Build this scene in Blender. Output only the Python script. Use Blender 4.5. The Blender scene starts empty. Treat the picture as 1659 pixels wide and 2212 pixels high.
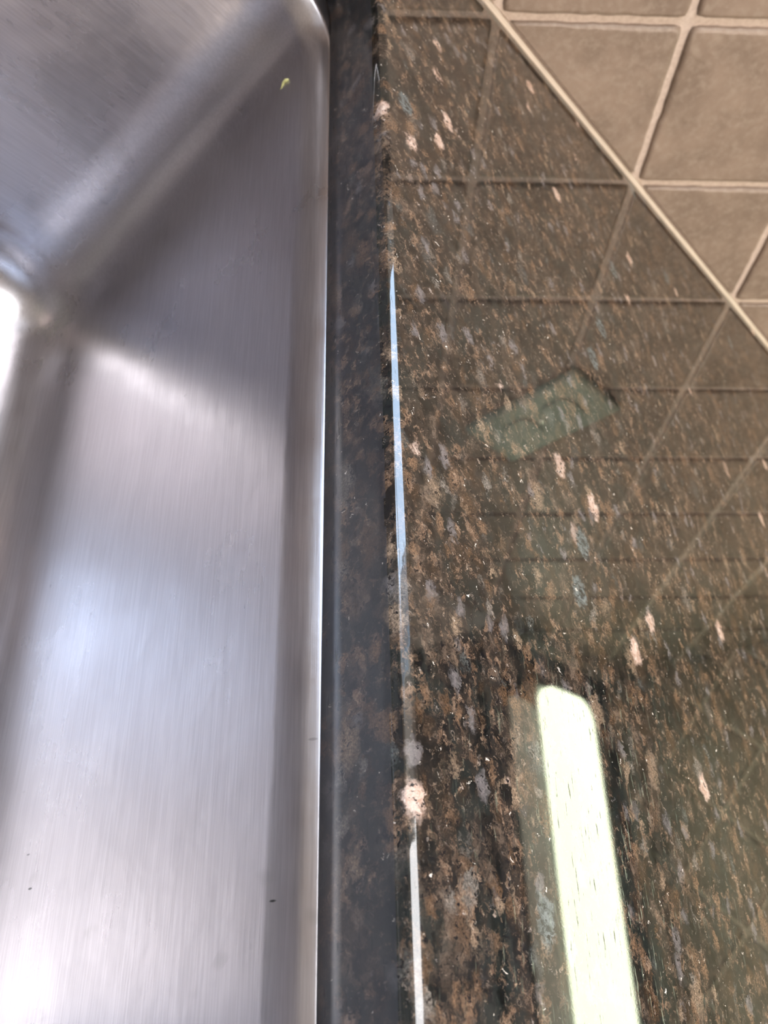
import bpy, bmesh, math, random
from mathutils import Vector, Matrix, noise

U = 0.01                                     # everything below is measured in centimetres
col = bpy.context.scene.collection
scn = bpy.context.scene
PI = math.pi

# ------------------------------------------------------------------ camera
R0 = Vector((0.67738224, -0.02313074, 0.73526748))     # image right
R1 = Vector((0.36069547, -0.86066751, -0.35937477))    # image down
R2 = Vector((0.64113343, 0.50864173, -0.57465774))     # view direction
cd = bpy.data.cameras.new('camera'); cam = bpy.data.objects.new('camera', cd); col.objects.link(cam)
M = Matrix((R0, -R1, -R2)).transposed().to_4x4()
M.translation = Vector((-23.439, -44.570, 12.299)) * U
cam.matrix_world = M
cd.sensor_fit = 'VERTICAL'; cd.sensor_height = 24.0; cd.lens = 24.0 * 1885.7 / 2212
cd.clip_start = 0.005; cd.clip_end = 50
cd.dof.use_dof = True; cd.dof.focus_distance = 0.23; cd.dof.aperture_fstop = 14
scn.camera = cam

# ------------------------------------------------------------------ world, lights, exposure
vs = scn.view_settings
scn.display_settings.display_device = 'sRGB'
vs.view_transform = 'Standard'; vs.look = 'None'; vs.gamma = 1; vs.use_curve_mapping = False
vs.exposure = 1.15
scn.cycles.max_bounces = 10; scn.cycles.glossy_bounces = 8; scn.cycles.diffuse_bounces = 4

w = bpy.data.worlds.new('world'); scn.world = w; w.use_nodes = True
bg = w.node_tree.nodes['Background']; bg.inputs[0].default_value = (0.62, 0.78, 1.0, 1); bg.inputs[1].default_value = 1.0

WIN = (-92, -15, 19, 84)                     # kitchen window in the tiled wall: x0, x1, z0, z1
ld = bpy.data.lights.new('window_daylight', 'AREA'); ld.shape = 'RECTANGLE'
ld.size = (WIN[1] - WIN[0]) * U; ld.size_y = (WIN[3] - WIN[2]) * U
ld.color = (0.56, 0.74, 1.0); ld.energy = 7.5
lo = bpy.data.objects.new('window_daylight', ld); col.objects.link(lo)
lo.location = Vector(((WIN[0] + WIN[1]) / 2, 13, (WIN[2] + WIN[3]) / 2)) * U
lo.rotation_euler = (-PI / 2, 0, 0)          # shines into the room, towards -y

LAMP_STRENGTH = 4.9
CEIL_STRENGTH = 5.2
# added warm fill light from the front, unseen, to brighten the tiled wall
pd = bpy.data.lights.new('warm_fill_light', 'AREA'); pd.shape = 'DISK'; pd.size = .45
pd.color = (1.0, .84, .72); pd.energy = 20.0
po = bpy.data.objects.new('warm_fill_light', pd); col.objects.link(po)
po.location = Vector((30, -230, 105)) * U
po.rotation_euler = (Vector((30, 0, 20)) - Vector((30, -230, 105))).to_track_quat('-Z', 'Y').to_euler()

# ------------------------------------------------------------------ helpers
def tag(o, label=None, cat=None, group=None, kind=None):
    if label: o['label'] = label
    if cat: o['category'] = cat
    if group: o['group'] = group
    if kind: o['kind'] = kind
    return o

def empty(name, loc=(0, 0, 0)):
    o = bpy.data.objects.new(name, None); col.objects.link(o); o.location = Vector(loc) * U
    o.empty_display_size = 0.02
    return o

def link(name, bm, mat, parent=None, smooth=False, bevel=0):
    me = bpy.data.meshes.new(name)
    for v in bm.verts: v.co = v.co * U
    bmesh.ops.recalc_face_normals(bm, faces=bm.faces)
    if smooth:
        for f in bm.faces: f.smooth = True
    bm.to_mesh(me); bm.free()
    me.materials.append(mat)
    o = bpy.data.objects.new(name, me); col.objects.link(o)
    if parent is not None:
        o.parent = parent
        pl = parent.location.copy()
        for v in me.vertices: v.co -= pl
    if bevel:
        m = o.modifiers.new('bevel', 'BEVEL'); m.width = bevel * U; m.segments = 3; m.limit_method = 'ANGLE'
    return o

def box(bm, x0, x1, y0, y1, z0, z1):
    vs_ = [bm.verts.new((x, y, z)) for x in (x0, x1) for y in (y0, y1) for z in (z0, z1)]
    for q in ((0, 1, 3, 2), (4, 6, 7, 5), (0, 4, 5, 1), (2, 3, 7, 6), (0, 2, 6, 4), (1, 5, 7, 3)):
        bm.faces.new([vs_[i] for i in q])
    return bm

def rrect(x0, x1, y0, y1, r, n=14, step=0.0):
    """rounded rectangle, counter-clockwise; straight sides cut into pieces of about step"""
    pts = []
    cs = ((x1 - r, y1 - r, 0), (x0 + r, y1 - r, 90), (x0 + r, y0 + r, 180), (x1 - r, y0 + r, 270))
    for k, (cx, cy, a0) in enumerate(cs):
        arc = []
        for i in range(n + 1):
            a = math.radians(a0 + 90 * i / n)
            arc.append((cx + r * math.cos(a), cy + r * math.sin(a), math.cos(a), math.sin(a)))
        pts += arc
        if step:
            nx = cs[(k + 1) % 4]
            a = math.radians(a0 + 90)
            ex, ey = nx[0] + r * math.cos(a), nx[1] + r * math.sin(a)
            sx, sy = arc[-1][0], arc[-1][1]
            m = max(1, step if isinstance(step, int) else int(math.hypot(ex - sx, ey - sy) / step))
            for i in range(1, m):
                t = i / m
                pts.append((sx + (ex - sx) * t, sy + (ey - sy) * t, math.cos(a), math.sin(a)))
    return pts

def loft(bm, rings, close_last=False):
    V = [[bm.verts.new(p) for p in ring] for ring in rings]
    n = len(V[0])
    for a, b in zip(V[:-1], V[1:]):
        for i in range(n):
            bm.faces.new((a[i], a[(i + 1) % n], b[(i + 1) % n], b[i]))
    if close_last: bm.faces.new(V[-1])
    return V

# ------------------------------------------------------------------ node helpers
class NT:
    def __init__(self, name):
        self.m = bpy.data.materials.new(name); self.m.use_nodes = True
        self.t = self.m.node_tree; self.b = self.t.nodes['Principled BSDF']
        self.co = self.t.nodes.new('ShaderNodeTexCoord').outputs['Object']
    def n(self, typ, ins=None, **kw):
        nd = self.t.nodes.new(typ)
        for k, v in kw.items(): setattr(nd, k, v)
        for k, v in (ins or {}).items(): self.put(nd.inputs[k], v)
        return nd
    def put(self, sock, v):
        if isinstance(v, bpy.types.NodeSocket): self.t.links.new(v, sock)
        elif isinstance(v, (tuple, list)) and len(v) == 3 and sock.type == 'RGBA': sock.default_value = (*v, 1)
        else: sock.default_value = v
    def noise(self, scale, detail=3, rough=.5, co=None, dist=0, out=0):
        return self.n('ShaderNodeTexNoise', {'Vector': co or self.co, 'Scale': scale, 'Detail': detail, 'Roughness': rough, 'Distortion': dist}).outputs[out]
    def mapping(self, scale=(1, 1, 1), rot=(0, 0, 0), loc=(0, 0, 0), co=None):
        return self.n('ShaderNodeMapping', {'Vector': co or self.co, 'Scale': scale, 'Rotation': rot, 'Location': loc}).outputs[0]
    def step(self, fac, a, b, lo=0., hi=1.):
        return self.n('ShaderNodeMapRange', {'Value': fac, 'From Min': a, 'From Max': b, 'To Min': lo, 'To Max': hi}, interpolation_type='SMOOTHSTEP').outputs[0]
    def math(self, op, a, b=0.):
        nd = self.t.nodes.new('ShaderNodeMath'); nd.operation = op
        self.put(nd.inputs[0], a); self.put(nd.inputs[1], b); return nd.outputs[0]
    def mix(self, fac, a, b, mode='MIX'):
        nd = self.t.nodes.new('ShaderNodeMix'); nd.data_type = 'RGBA'; nd.blend_type = mode
        self.put(nd.inputs[0], fac); self.put(nd.inputs[6], a); self.put(nd.inputs[7], b); return nd.outputs[2]
    def ramp(self, fac, stops):
        nd = self.t.nodes.new('ShaderNodeValToRGB'); e = nd.color_ramp.elements
        while len(e) < len(stops): e.new(.5)
        for s, (p, c) in zip(e, stops): s.position = p; s.color = (*c, 1)
        self.put(nd.inputs[0], fac); return nd.outputs[0]
    def voro(self, scale, co=None, feature='F1', rnd=1.0, smooth=None):
        return self.n('ShaderNodeTexVoronoi', {'Vector': co or self.co, 'Scale': scale, 'Randomness': rnd}, feature=feature)
    def bump(self, h, strength, dist, nrm=None):
        ins = {'Height': h, 'Strength': strength, 'Distance': dist}
        if nrm is not None: ins['Normal'] = nrm
        return self.n('ShaderNodeBump', ins).outputs[0]
    def set(self, **kw):
        for k, v in kw.items(): self.put(self.b.inputs[k.replace('_', ' ')], v)
        return self.m

def flat(name, c, rough=.5, metal=0., **kw):
    t = NT(name)
    v = t.noise(60, 3)
    cc = t.mix(t.step(v, .3, .7), tuple(x * .94 for x in c), tuple(min(1, x * 1.06) for x in c))
    return t.set(Base_Color=cc, Roughness=rough, Metallic=metal, **kw)

def granite(name='polished_granite', rough=.022, ior=1.66, face_shade=None):
    t = NT(name)
    # warp the coordinates so that crystals get ragged outlines
    def warp(scale, amt, co):
        wv = t.n('ShaderNodeTexNoise', {'Vector': co, 'Scale': scale, 'Detail': 3., 'Roughness': .6}).outputs[1]
        sub = t.n('ShaderNodeVectorMath', {0: wv, 1: (.5, .5, .5)}, operation='SUBTRACT').outputs[0]
        sc = t.n('ShaderNodeVectorMath', {0: sub, 'Scale': amt}, operation='SCALE').outputs[0]
        return t.n('ShaderNodeVectorMath', {0: co, 1: sc}, operation='ADD').outputs[0]
    co = warp(900., .0030, warp(230., .0065, t.co))
    st = t.mapping((1.0, .68, 1.0), (0, 0, .30), co=co)          # slight grain direction in the slab
    # ground mass: black, green-black and brown, mottled at every size
    g = t.noise(150, 9, .78, st)
    drift = t.noise(22, 3, .5, st)
    g2 = t.math('ADD', g, t.step(drift, .3, .7, -.05, .05))
    c = t.ramp(g2, [(.37, (.005, .006, .006)), (.455, (.013, .012, .011)), (.515, (.030, .023, .018)), (.57, (.062, .045, .033)), (.64, (.125, .090, .066)), (.74, (.25, .20, .155))])
    hue = t.noise(60, 4, .6, t.mapping(loc=(7, 7, 7), co=st))
    c = t.mix(t.step(hue, .48, .58, 0, .85), c, (.016, .020, .018))
    # interlocked crystals in many tones, two sizes
    grit = t.noise(1500, 5, .8)
    def crystals(c, scale, off, lo, hi, amt):
        v = t.voro(scale, t.mapping(loc=off, co=st)); q = t.n('ShaderNodeSeparateColor', {0: v.outputs['Color']}).outputs
        tone = t.ramp(q[0], [(.0, (.007, .008, .008)), (.30, (.016, .019, .017)), (.45, (.045, .030, .020)), (.62, (.105, .064, .038)), (.76, (.20, .125, .078)), (.86, (.30, .22, .155)), (.92, (.20, .18, .16)), (.96, (.075, .082, .080))])
        tone.node.color_ramp.interpolation = 'CONSTANT'
        tone = t.mix(1., tone, t.ramp(grit, [(.34, (.10, .10, .11)), (.46, (.55, .53, .5)), (.56, (1.05, 1., .95)), (.70, (2.0, 1.9, 1.75))]), 'MULTIPLY')
        k = t.math('MULTIPLY', t.step(v.outputs['Distance'], .72, .16), t.step(q[1], lo, hi))
        return t.mix(t.math('MULTIPLY', k, amt), c, tone)
    c = crystals(c, 230, (4, 8, 1), .20, .5, .9)
    c = crystals(c, 130, (6, 1, 9), .45, .62, .75)
    # copper and tan flakes with feathery rims
    f1 = t.noise(290, 7, .7, st); m1 = t.noise(80, 4, .6, t.mapping(loc=(3, 1, 2), co=st))
    cop = t.ramp(t.noise(1200, 5, .75, st), [(.3, (.05, .028, .018)), (.47, (.125, .076, .048)), (.60, (.27, .18, .12)), (.73, (.54, .41, .30))])
    k1 = t.math('MULTIPLY', t.step(f1, .50, .62), t.step(m1, .45, .58))
    c = t.mix(k1, c, cop)
    # fine tan freckles everywhere
    f2 = t.noise(620, 5, .7, t.mapping(loc=(2, 9, 4), co=st)); m2 = t.noise(140, 3, .6, t.mapping(loc=(1, 6, 2), co=st))
    c = t.mix(t.math('MULTIPLY', t.step(f2, .58, .67), t.step(m2, .42, .58, .25, 1.)), c, t.ramp(t.noise(300, 3), [(.35, (.14, .085, .052)), (.5, (.27, .19, .13)), (.65, (.36, .30, .26))]))
    # grey lavender feldspar
    v = t.voro(170, st); vc = t.n('ShaderNodeSeparateColor', {0: v.outputs['Color']}).outputs
    gr = t.ramp(t.noise(900, 5, .75, st), [(.3, (.06, .055, .056)), (.55, (.17, .15, .145)), (.75, (.33, .29, .27))])
    k2 = t.math('MULTIPLY', t.step(vc[0], .80, .88), t.step(v.outputs['Distance'], .52, .18))
    c = t.mix(t.math('MULTIPLY', k2, .8), c, gr)
    # pale pink patches, few and large
    v3 = t.voro(66, t.mapping(loc=(5, 2, 1), co=st)); vc3 = t.n('ShaderNodeSeparateColor', {0: v3.outputs['Color']}).outputs
    pk = t.ramp(t.noise(600, 5, .75, st), [(.32, (.28, .16, .10)), (.48, (.52, .36, .28)), (.65, (.70, .56, .47))])
    k3 = t.math('MULTIPLY', t.step(vc3[1], .88, .91), t.step(v3.outputs['Distance'], .27, .14))
    c = t.mix(k3, c, pk)
    # bluish chatoyant crystals, rare
    v4 = t.voro(52, t.mapping(loc=(9, 4, 6), co=st)); vc4 = t.n('ShaderNodeSeparateColor', {0: v4.outputs['Color']}).outputs
    k4 = t.math('MULTIPLY', t.step(vc4[2], .955, .965), t.step(v4.outputs['Distance'], .24, .15))
    bl = t.ramp(t.noise(260, 3, .6, t.mapping((1, 4, 1), (0, 0, 1.1), co=co)), [(.40, (.025, .030, .030)), (.6, (.15, .17, .165))])
    c = t.mix(k4, c, bl)
    # black mica specks and tiny sparkles
    v5 = t.voro(700, co); vc5 = t.n('ShaderNodeSeparateColor', {0: v5.outputs['Color']}).outputs
    c = t.mix(t.math('MULTIPLY', t.step(vc5[0], .76, .84), t.step(v5.outputs['Distance'], .5, .3)), c, (.008, .008, .009))
    c = t.mix(t.math('MULTIPLY', t.step(vc5[1], .978, .982), t.step(v5.outputs['Distance'], .30, .18)), c, (.75, .66, .56))
    if face_shade: c = t.mix(face_shade, c, (.026, .027, .033))      # darkens the cut face towards blue-black: its shade put into the colour
    nb = t.bump(t.noise(1500, 3, .6), .006, .0002)
    scr = t.noise(1.0, 4, .7, t.mapping((900, 90, 900), (0, 0, .25)))
    pit = t.step(scr, .60, .65)
    return t.set(Base_Color=c, Roughness=t.math('ADD', t.math('MULTIPLY', pit, .25), rough), IOR=ior, Normal=nb)

def steel(brush=(0, 0, 0)):
    t = NT('brushed_steel')
    # brushing runs along the length of the bowl: fine in height, long along y
    nrm = t.n('ShaderNodeNewGeometry').outputs['True Normal']
    ny = t.math('ABSOLUTE', t.n('ShaderNodeSeparateXYZ', {0: nrm}).outputs[1])
    side = t.step(ny, .62, .80)
    def fmix(a, b): return t.math('ADD', t.math('MULTIPLY', a, t.math('SUBTRACT', 1., side)), t.math('MULTIPLY', b, side))
    b1 = fmix(t.noise(1.0, 5, .65, t.mapping((1500, 38, 1500))), t.noise(1.0, 5, .65, t.mapping((38, 1500, 1500))))
    b2 = fmix(t.noise(1.0, 4, .6, t.mapping((420, 22, 420), (.05, 0, .03))), t.noise(1.0, 4, .6, t.mapping((22, 420, 420), (0, .05, .03))))
    lumpy = t.noise(55, 3, .5)
    smear = t.noise(16, 4, .6)
    drips = t.noise(1.0, 3, .6, t.mapping((260, 300, 9)))
    cl = t.mix(t.step(b1, .35, .68), (.455, .435, .45), (.525, .505, .52))
    spots = t.voro(150, t.mapping((1, 1, .55), co=t.co)); sc = t.n('ShaderNodeSeparateColor', {0: spots.outputs['Color']}).outputs
    ly = t.n('ShaderNodeSeparateXYZ', {0: t.co}).outputs[1]
    near = t.step(t.math('MULTIPLY', ly, -1.), .085, .135)
    wet = t.math('MULTIPLY', t.step(t.noise(26, 4, .7, t.mapping(loc=(1, .3, 0))), .50, .62), near)
    k = t.math('MULTIPLY', t.math('MULTIPLY', t.step(sc[0], .80, .86), t.step(spots.outputs['Distance'], .5, .15)), wet)
    cl = t.mix(t.math('MULTIPLY', k, .35), cl, (.27, .26, .25))
    mk = t.voro(95, t.mapping((1, 3.3, 1), (.55, 0, 0))); mc = t.n('ShaderNodeSeparateColor', {0: mk.outputs['Color']}).outputs
    cl = t.mix(t.math('MULTIPLY', near, t.math('MULTIPLY', t.step(mc[1], .90, .92), t.step(mk.outputs['Distance'], .14, .08))), cl, (.10, .10, .10))
    ro = t.math('ADD', t.step(smear, .3, .7, .24, .33), t.step(b2, .2, .8, 0, .02))
    nb = t.bump(b1, .075, .00025)
    nb = t.bump(b2, .03, .0003, nb)
    nb = t.bump(lumpy, .05, .004, nb)
    return t.set(Base_Color=cl, Metallic=1., Roughness=ro, Normal=nb)

def tile_mat():
    t = NT('stone_tile')
    a = t.noise(26, 5, .6); b = t.noise(240, 5, .7)
    c = t.mix(t.step(a, .32, .68), (.235, .178, .138), (.325, .248, .195))
    c = t.mix(t.step(b, .42, .70, 0, .6), c, (.38, .31, .25))
    sv = t.voro(38, t.mapping((1, 1, 2.6), (0, .8, 0))); s = t.n('ShaderNodeSeparateColor', {0: sv.outputs['Color']}).outputs
    c = t.mix(t.math('MULTIPLY', t.math('MULTIPLY', t.step(s[0], .8, .85), t.step(sv.outputs['Distance'], .28, .1)), .4), c, (.45, .37, .30))
    nb = t.bump(a, .25, .004); nb = t.bump(b, .4, .0008, nb)
    return t.set(Base_Color=c, Roughness=.42, Normal=nb)

def grout_mat():
    t = NT('beige_grout')
    c = t.mix(t.step(t.noise(400, 5, .7), .3, .7), (.55, .45, .38), (.70, .60, .52))
    return t.set(Base_Color=c, Roughness=.9, Normal=t.bump(t.noise(700, 4), .4, .0008))

def emit(name, c, s):
    t = NT(name); v = t.noise(30, 2)
    return t.set(Base_Color=(.8, .8, .8), Roughness=.4, Emission_Color=t.mix(v, c, tuple(min(1, x * 1.03) for x in c)), Emission_Strength=s)

GRAN = granite(); CUT = granite('honed_granite_edge_shaded', .32, 1.62, .52); STEEL = steel(); TILE = tile_mat(); GROUT = grout_mat()
PAINT = flat('warm_white_paint', (.52, .47, .41), .7)
CEILP = flat('white_ceiling_paint', (.70, .69, .67), .8)
FLOORM = flat('floor_tile', (.22, .17, .13), .4)
WOOD = flat('dark_stained_wood', (.055, .030, .018), .4)
WHITEP = flat('white_enamel', (.75, .75, .72), .35)
PLATE = flat('ivory_plastic', (.36, .42, .34), .3)
SLOT = flat('dark_slot', (.02, .02, .02), .6)
BRASS = flat('brushed_nickel', (.6, .58, .54), .3, 1.)

# ------------------------------------------------------------------ the setting
DG = 14.14                                    # tile diagonal
XR = 95.0                                     # right-hand wall
ZT = 46.0                                     # top of the tiling
XL, YF, ZC, ZF = -230.0, -290.0, 150.0, -91.0

def clip(poly, f):
    out = []
    for i in range(len(poly)):
        a, b = poly[i], poly[(i + 1) % len(poly)]; fa, fb = f(a), f(b)
        if fa >= 0: out.append(a)
        if (fa >= 0) != (fb >= 0):
            t_ = fa / (fa - fb); out.append((a[0] + (b[0] - a[0]) * t_, a[1] + (b[1] - a[1]) * t_))
    return out

def tiled_wall(bm, regions, place, seed, gx=0.0):
    """square tiles set on their corners; place(u, depth, z) gives the 3-D point"""
    rnd = random.Random(seed)
    h = DG / 2 - .34
    for (u0, u1, z0, z1) in regions:
        i0, i1 = int(math.floor(u0 / DG)) - 2, int(math.ceil(u1 / DG)) + 2
        j1 = int(z1 / (DG / 2)) + 2
        for j in range(-1, j1 + 1):
            for i in range(i0, i1):
                cx = gx + (i + (.5 if j % 2 == 0 else 0.)) * DG; cz = j * DG / 2
                # half-shifted rows: corners of the tiles fall on the joints
                cor = [(cx + h, cz), (cx, cz + h), (cx - h, cz), (cx, cz - h)]
                poly = []
                for k in range(4):
                    a, b = cor[k], cor[(k + 1) % 4]
                    for s in range(22):
                        q = s / 22
                        x, z = a[0] + (b[0] - a[0]) * q, a[1] + (b[1] - a[1]) * q
                        e = noise.noise(Vector((x * .9, z * .9, seed))) * .05 + noise.noise(Vector((x * 3.1, z * 3.1, seed + 5))) * .045
                        if s == 0: e -= .10
                        d = math.hypot(x - cx, z - cz)
                        poly.append((x + (x - cx) / d * e, z + (z - cz) / d * e))
                for f in (lambda p: p[0] - u0, lambda p: u1 - p[0], lambda p: p[1] - z0, lambda p: z1 - p[1]):
                    if poly: poly = clip(poly, f)
                if len(poly) < 6: continue
                mx = sum(p[0] for p in poly) / len(poly); mz = sum(p[1] for p in poly) / len(poly)
                if max(p[0] for p in poly) - min(p[0] for p in poly) < .8: continue
                tilt = (rnd.uniform(-1, 1) * .004, rnd.uniform(-1, 1) * .004)
                rings = []
                for ins, dep in ((0, 0.), (0.0, .12), (.06, .22), (.16, .275), (.30, .30)):
                    ring = []
                    for (x, z) in poly:
                        d = max(math.hypot(x - mx, z - mz), .01)
                        k = max(0, 1 - ins / d)
                        X, Z = mx + (x - mx) * k, mz + (z - mz) * k
                        ring.append(place(X, dep + ((X - mx) * tilt[0] + (Z - mz) * tilt[1] if dep else 0), Z))
                    rings.append(ring)
                V = loft(bm, rings, True)

# the tiled wall behind the counter, with the window opening; the joint crossings fall on x = k * 14.14
bm = bmesh.new()
tiled_wall(bm, [(WIN[1] + 4, XR, .35, ZT), (XL, WIN[1] + 4, .35, WIN[2] - 4)], lambda u, d, z: (u, -d, z), 1)
bb = link('wall_back', bm, TILE, None, smooth=False); tag(bb, kind='structure')
for p in bb.data.polygons: p.use_smooth = len(p.vertices) == 4
bm = bmesh.new()
for (x0, x1, z0, z1) in ((XL, WIN[0], ZF, ZC), (WIN[1], XR + 10, ZF, ZC), (WIN[0], WIN[1], ZF, WIN[2]), (WIN[0], WIN[1], WIN[3], ZC)):
    box(bm, x0, x1, 0, 12, z0, z1)
tag(link('grout_back', bm, GROUT, bb), None)
# painted surface above the tiles
bm = bmesh.new()
box(bm, WIN[1] + 4, XR, -.3, .02, ZT, ZC); box(bm, XL, WIN[0] - 4, -.3, .02, WIN[2] - 4, ZC); box(bm, WIN[0] - 4, WIN[1] + 4, -.3, .02, WIN[3] + 4, ZC)
link('painted_wall_above_tiles', bm, PAINT, bb)

bm = bmesh.new()
tiled_wall(bm, [(-130, -.3, .35, ZT)], lambda u, d, z: (XR - d, u, z), 7)
wr = tag(link('wall_right', bm, TILE), kind='structure')
for p in wr.data.polygons: p.use_smooth = len(p.vertices) == 4
bm = bmesh.new(); box(bm, XR, XR + 10, YF, 0, ZF, ZC); link('grout_right', bm, GROUT, wr)
bm = bmesh.new(); box(bm, XR - .3, XR + .02, YF, -.35, ZT, ZC); box(bm, XR - .3, XR + .02, YF, -130, ZF, ZT); link('painted_wall_above_tiles', bm, PAINT, wr)
bm = bmesh.new(); box(bm, XL - 10, XL, YF, 0, ZF, ZC); tag(link('wall_left', bm, PAINT), kind='structure')
bm = bmesh.new(); box(bm, XL, XR + 10, YF - 10, YF, ZF, ZC); tag(link('wall_front', bm, PAINT), kind='structure')
bm = bmesh.new(); box(bm, XL - 10, XR + 10, YF - 10, 12, ZC, ZC + 10); tag(link('ceiling', bm, CEILP), kind='structure')
bm = bmesh.new(); box(bm, XL - 10, XR + 10, YF - 10, 12, ZF - 10, ZF); tag(link('floor', bm, FLOORM), kind='structure')

# window casing, sash bars
bm = bmesh.new()
a, b, c_, d_ = WIN
box(bm, a - 5, a, -1.8, 0, c_ - 5, d_ + 5); box(bm, b, b + 5, -1.8, 0, c_ - 5, d_ + 5)
box(bm, a, b, -1.8, 0, d_, d_ + 5); box(bm, a - 6, b + 6, -3.5, 0, c_ - 5, c_)
wf = tag(link('window_1', bm, WHITEP), kind='structure')
bm = bmesh.new()
box(bm, (a + b) / 2 - 1.2, (a + b) / 2 + 1.2, 5, 8, c_, d_)
link('sash_bar', bm, WHITEP, wf)

# caulk bead where the tiles meet the counter
bm = bmesh.new()
rings = []
prev = None
N = 420
for i in range(N + 1):
    x = -100 + (XR + 100) * i / N
    wv = noise.noise(Vector((x * .5, 3, 1))) * .035
    r = .21 + wv
    ring = []
    for k in range(7):
        a_ = PI / 2 * k / 6
        s = 1 - .35 * math.sin(2 * a_)
        ring.append((x, -.18 - r * math.cos(a_) * s, .0 + r * math.sin(a_) * s + .0))
    ring.append((x, .0, .24)); ring.append((x, .0, .0))
    rings.append(ring)
loft(bm, rings)
tag(link('trim_1', bm, flat('beige_caulk', (.56, .47, .38), .45), smooth=True), kind='structure')

# ------------------------------------------------------------------ the sink (steel bowl hung under the stone)
SX0, SX1, SY0, SY1 = -54.0, -9.42, -49.0, -7.8
sink = empty('kitchen_sink', (-31, -28, -22.8))
tag(sink, 'brushed stainless steel undermount sink bowl below the dark granite counter edge', 'sink')

def srect(ins, r, z, ty=0):
    return [(x, y, z) for (x, y, nx, ny) in rrect(SX0 + ins, SX1 - ins, SY0 + ins + ty * .3, SY1 - ins - ty, max(r, .15), 16, 44)]
rings = []
# rolled rim: a short soft shoulder, a long slanted facet, then the wall
th = [31, 31, 30, 28, 25, 22, 20, 19, 18, 17, 16, 15, 13, 11, 9, 6, 3]
L = 1.3 / len(th)
P = [(0., 0.), (.012, .02)]
for a_ in th: P.append((P[-1][0] + L * math.sin(math.radians(a_)), P[-1][1] + L * math.cos(math.radians(a_))))
WX, WZ = P[-1]
rings.append(srect(-WX - 2.2, 5.2, -2.90))
rings.append(srect(-WX - .35, 3.3, -2.90)); rings.append(srect(-WX - .02, 2.97, -2.90))
for px, pz in P: rings.append(srect(-WX + px, 2.9 + WX - px, -2.90 - pz))
ZR = -2.90 - WZ
ZB, RF = -22.8, 3.5
for k in range(1, 13):
    t_ = k / 12
    rings.append(srect(.3 * t_, 2.9 + 1.2 * t_, ZR + (ZB + RF - ZR) * t_, 3.5 * t_))
for k in range(1, 17):
    a_ = PI / 2 * k / 16
    rings.append(srect(.3 + RF * (1 - math.cos(a_)), max(4.1 - RF * (1 - math.cos(a_)), .2), ZB + RF - RF * math.sin(a_), 3.5))
cxs, cys = (SX0 + SX1) / 2, (SY0 + SY1) / 2
base = rings[-1]
for s_, dz in ((.8, -.12), (.55, -.28), (.3, -.42), (.14, -.5)):
    ring = []
    for (x, y, z) in base:
        X, Y = cxs + (x - cxs) * s_, cys + (y - cys) * s_
        if s_ < .5:                         # ease towards the round drain
            an = math.atan2(y - cys, x - cxs); rr = 5.6 * s_ / .14 if s_ < .2 else 9
            q = 1 if s_ < .2 else .5
            X = X * (1 - q) + (cxs + rr * math.cos(an)) * q; Y = Y * (1 - q) + (cys + rr * math.sin(an)) * q
        ring.append((X, Y, ZB + dz))
    rings.append(ring)
bm = bmesh.new(); loft(bm, rings, True)
bowl = link('bowl', bm, STEEL, sink, smooth=True)
m = bowl.modifiers.new('thickness', 'SOLIDIFY'); m.thickness = .1 * U; m.offset = -1
# drain strainer
bm = bmesh.new()
def disc_rings(cx, cy, prof, n=48): return [[(cx + r * math.cos(2 * PI * i / n), cy + r * math.sin(2 * PI * i / n), z) for i in range(n)] for r, z in prof]
loft(bm, disc_rings(cxs, cys, [(5.6, ZB - .48), (5.5, ZB - .36), (4.6, ZB - .40), (4.2, ZB - .9), (4.0, ZB - 1.3)]), True)
link('drain_flange', bm, STEEL, sink, smooth=True)
bm = bmesh.new()
loft(bm, disc_rings(cxs, cys, [(3.9, ZB - 1.25), (3.9, ZB - .7), (3.2, ZB - .6), (1.0, ZB - .75), (.8, ZB - .1), (.4, ZB)]), True)
link('drain_strainer', bm, STEEL, sink, smooth=True)

# ------------------------------------------------------------------ the granite counter, L-shaped, with the sink cut-out
GX0, GX1, GY0, GY1, GR = -55.4, -9.14, -50.2, -4.6, 4.4
bm = bmesh.new()
path = rrect(GX0, GX1, GY0, GY1, GR, 40, .12)
TH = 2.75                                      # thickness of the slab
prof_bottom = [(0, -TH), (0.0, -2.0), (0.0, -1.4), (0.0, -.72)]
rings = []
def wob(x, y, a): return noise.noise(Vector((x * .16 + a, y * .16, a))) + .5 * noise.noise(Vector((x * .6 + a, y * .6, a + 3)))
def fine(x, y): return noise.noise(Vector((x * 2.4, y * 2.4, 8.)))
for o_, z in prof_bottom:
    rings.append([(x + nx * o_, y + ny * o_, z) for (x, y, nx, ny) in path])
# small ground facet under the arris, then the eased arris itself: nearly a flat bevel with soft shoulders
K = 16
def arris_profile():
    th = []; 
    for k in range(K):
        u = 2 * (k + .5) / K - 1
        th.append(math.radians(52 + (38 if u > 0 else 52) * math.copysign(abs(u) ** 2.5, u)))
    p = [(0., 0.)]
    for a_ in th: p.append((p[-1][0] + math.sin(a_), p[-1][1] + math.cos(a_)))
    ex, ez = p[-1]
    return [(x / ex, z / ez) for x, z in p]
AP = arris_profile()
loops = [[] for _ in range(K + 5)]
for (x, y, nx, ny) in path:
    w1 = wob(x, y, 2.); w2 = wob(x, y, 11.)
    z0 = -.52 + .04 * w1
    r = .215 + .028 * w2 + .005 * fine(x, y)
    o1 = .035; rx = r * 1.3
    pts = [(0.002, z0 - .05), (.012, z0), (.022, z0 + .06), (.030, (z0 + .06 - r) / 2)]
    pts += [(o1 + rx * px, -r + r * pz) for px, pz in AP]
    for k, (o_, z) in enumerate(pts): loops[k].append((x + nx * o_, y + ny * o_, z))
rings += loops
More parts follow.
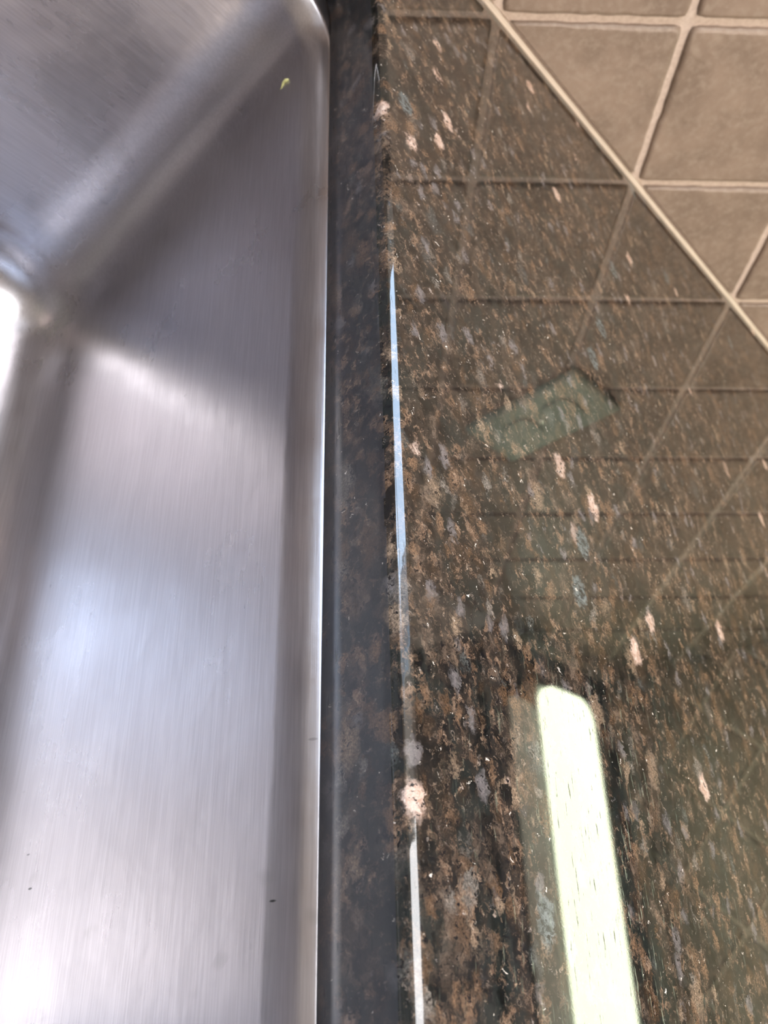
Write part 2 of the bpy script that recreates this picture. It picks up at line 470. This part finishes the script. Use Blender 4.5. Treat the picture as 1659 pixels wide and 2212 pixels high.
V = loft(bm, rings)
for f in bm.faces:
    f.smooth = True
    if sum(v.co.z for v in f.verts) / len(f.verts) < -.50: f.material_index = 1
def ring_edges(vs_): return [bm.edges.get((vs_[i], vs_[(i + 1) % len(vs_)])) for i in range(len(vs_))]
outer = [(-100, -.0), (XR, -.0), (XR, -135), (XR - 63, -135), (XR - 63, -63), (-100, -63)]
def cap(inner, z, flip):
    ov = [bm.verts.new((x, y, z)) for x, y in outer]
    oe = [bm.edges.new((ov[i], ov[(i + 1) % len(ov)])) for i in range(len(ov))]
    bmesh.ops.triangle_fill(bm, edges=oe + ring_edges(inner), use_beauty=True)
    return ov
n0 = len(bm.faces)
top = cap(V[-1], 0, False); bot = cap(V[0], -TH, True)
for i in range(len(outer)):
    bm.faces.new((top[i], top[(i + 1) % len(outer)], bot[(i + 1) % len(outer)], bot[i]))
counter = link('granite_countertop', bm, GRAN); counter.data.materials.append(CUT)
tag(counter, 'dark brown polished granite worktop with a rounded cut edge around the sink', 'countertop')

# ------------------------------------------------------------------ wall cabinet on the right wall, and the light under it
LX0, LX1, LY0, LY1 = 70.1, 82.2, -70.0, -6.6
CX0, CX1, CY0, CY1 = 62.5, XR - .3, -122.0, -.35
cab = empty('wall_cabinet', ((CX0 + CX1) / 2, -61, ZT))
tag(cab, 'dark wooden wall cabinet mirrored in the granite above the glowing light', 'cabinet')
bm = bmesh.new()
box(bm, CX0 + 1.9, CX1, CY0, CY1, ZT + 2.6, ZT + 76)
link('carcass', bm, WOOD, cab)
bm = bmesh.new(); box(bm, CX0, CX0 + .9, CY0, CY1, ZT, ZT + 2.55); link('light_rail', bm, WOOD, cab)
for k in range(3):
    y0 = CY0 + 1 + k * 40.2
    bm = bmesh.new(); box(bm, CX0 - .1, CX0 + 1.88, y0, y0 + 39.6, ZT + 4.3, ZT + 75); dr = link('door', bm, WOOD, cab, bevel=.25)
    bm = bmesh.new(); box(bm, CX0 - 2.6, CX0 - .12, y0 + 3, y0 + 4, ZT + 8, ZT + 20); link('handle', bm, BRASS, dr, bevel=.3)

lamp = empty('fluorescent_light', ((LX0 + LX1) / 2, (LY0 + LY1) / 2, ZT + 2.6))
tag(lamp, 'long glowing greenish white light under the cabinet, mirrored in the granite', 'light')
bm = bmesh.new(); box(bm, LX0 - .1, LX1 + .1, LY0, LY1 + .1, ZT + .1, ZT + 2.58); link('housing', bm, WHITEP, lamp, bevel=.15)
bm = bmesh.new()
rings = []
for ins, dz in ((0, .3), (.0, -.5), (.2, -.8), (.7, -1.0), (1.6, -1.1)):
    rings.append([(x, y, ZT - .2 + dz) for (x, y, _, _) in rrect(LX0 + ins, LX1 - ins, LY0 + ins, LY1 - ins, 3.2 - ins * .5, 10)])
loft(bm, rings, True)
link('diffuser', bm, emit('glowing_diffuser', (.90, 1.0, .70), LAMP_STRENGTH), lamp, smooth=False)

# added dim glowing strip, in place of lamp light on the cabinet underside
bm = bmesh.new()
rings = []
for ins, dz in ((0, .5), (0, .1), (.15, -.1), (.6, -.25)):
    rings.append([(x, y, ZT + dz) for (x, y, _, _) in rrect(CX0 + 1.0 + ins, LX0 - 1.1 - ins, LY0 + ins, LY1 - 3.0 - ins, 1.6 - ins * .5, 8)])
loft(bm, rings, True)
link('glow_strip', bm, emit('faint_glow_strip', (1.0, .90, .66), .50), lamp)

# ------------------------------------------------------------------ ceiling light of the kitchen
ceil = empty('ceiling_light', (-90, -50, ZC))
tag(ceil, 'long white ceiling light over the sink, seen only as glints on the steel', 'light')
bm = bmesh.new(); box(bm, -137, -43, -92, -8, ZC - 2.5, ZC); link('housing', bm, WHITEP, ceil, bevel=.4)
bm = bmesh.new(); box(bm, -135, -45, -90, -10, ZC - 7, ZC - 2.6); link('diffuser', bm, emit('glowing_ceiling_diffuser', (.97, .97, 1.0), CEIL_STRENGTH), ceil, bevel=1.5)

# ------------------------------------------------------------------ outlet on the tiled wall (seen mirrored in the stone)
ox, oz = 30.0, 17.4
out = empty('wall_outlet', (ox, -.31, oz))
tag(out, 'pale wall outlet plate on the beige tiles, mirrored in the polished granite', 'outlet')
bm = bmesh.new()
rings = []
for ins, d in ((0, 0), (0, .35), (.12, .52), (.4, .6)):
    rings.append([(x, -.31 - d, z) for (x, z, _, _) in rrect(ox - 3.45 + ins, ox + 3.45 - ins, oz - 5.6 + ins, oz + 5.6 - ins, .35, 5)])
loft(bm, rings, True)
link('cover_plate', bm, PLATE, out, bevel=0)
for s_ in (-1, 1):
    zc = oz + s_ * 1.95
    bm = bmesh.new()
    loft(bm, [[(x, -.9 - d, z) for (x, z, _, _) in rrect(ox - 1.65 + i, ox + 1.65 - i, zc - 1.4 + i, zc + 1.4 - i, .9, 8)] for i, d in ((0, 0), (0, .12), (.08, .17))], True)
    rc = link('receptacle', bm, PLATE, out)
    for dx, h_ in ((-.62, .85), (.62, .7)):
        bm = bmesh.new(); box(bm, ox + dx - .12, ox + dx + .12, -1.10, -1.06, zc + .1 - h_ / 2, zc + .1 + h_ / 2)
        link('slot', bm, SLOT, rc)
    bm = bmesh.new(); loft(bm, [[(ox + .28 * math.cos(t), -1.06 - d, zc - .85 + .28 * math.sin(t)) for t in [2 * PI * i / 16 for i in range(16)]] for d in (0, .04)], True)
    link('ground_hole', bm, SLOT, rc)
bm = bmesh.new(); loft(bm, [[(ox + r * math.cos(t), -.9 - d, oz + r * math.sin(t)) for t in [2 * PI * i / 16 for i in range(16)]] for r, d in ((.3, 0), (.3, .05), (.2, .1))], True)
link('screw', bm, BRASS, out)

# ------------------------------------------------------------------ little scraps stuck to the steel
def blob(name, loc, size, mat, label, cat, seed, group=None):
    bm = bmesh.new(); bmesh.ops.create_icosphere(bm, subdivisions=3, radius=1)
    for v in bm.verts:
        n_ = v.co.normalized(); k = 1 + .35 * noise.noise(n_ * 1.7 + Vector((seed, 0, 0)))
        v.co = Vector((n_.x * size[0] * k + loc[0], n_.y * size[1] * k + loc[1], n_.z * size[2] * k + loc[2]))
    return tag(link(name, bm, mat, None, smooth=True), label, cat, group)

YG = flat('yellow_green_scrap', (.62, .60, .25), .5)

def tube(name, pts, rad, mat, n=8):
    """a tapering curl through pts"""
    bm = bmesh.new(); P = [Vector(p) for p in pts]; rings = []
    for i, p in enumerate(P):
        d = (P[min(i + 1, len(P) - 1)] - P[max(i - 1, 0)]).normalized()
        a_ = d.cross(Vector((1, 0, .2))).normalized(); b_ = d.cross(a_)
        rings.append([p + (a_ * math.cos(2 * PI * k / n) + b_ * math.sin(2 * PI * k / n)) * rad[i] for k in range(n)])
    V = loft(bm, rings, True); bm.faces.new(V[0])
    return link(name, bm, mat, None, smooth=True)
SXW = SX1 - .06
tag(tube('food_scrap', [(SXW - .06, -11.02, -4.78), (SXW - .09, -11.0, -4.90), (SXW - .09, -10.98, -5.02), (SXW - .06, -11.06, -5.13), (SXW - .04, -11.16, -5.22),
     (SXW - .03, -11.14, -5.36), (SXW - .02, -11.02, -5.44), (SXW - .02, -10.88, -5.43)],
     [.04, .085, .075, .05, .035, .028, .022, .01], YG), 'tiny curled yellow green food scrap stuck near the sink corner', 'food scrap')
blob('crumb', (-11.35, -10.0, -20.0), (.06, .06, .05), WHITEP, 'tiny white crumb in the bottom corner of the sink', 'crumb', 4)
blob('crumb', (-14.4, SY1 - .42, -13.2), (.075, .04, .05), SLOT, 'tiny dark crumb on the far wall of the sink', 'crumb', 9)
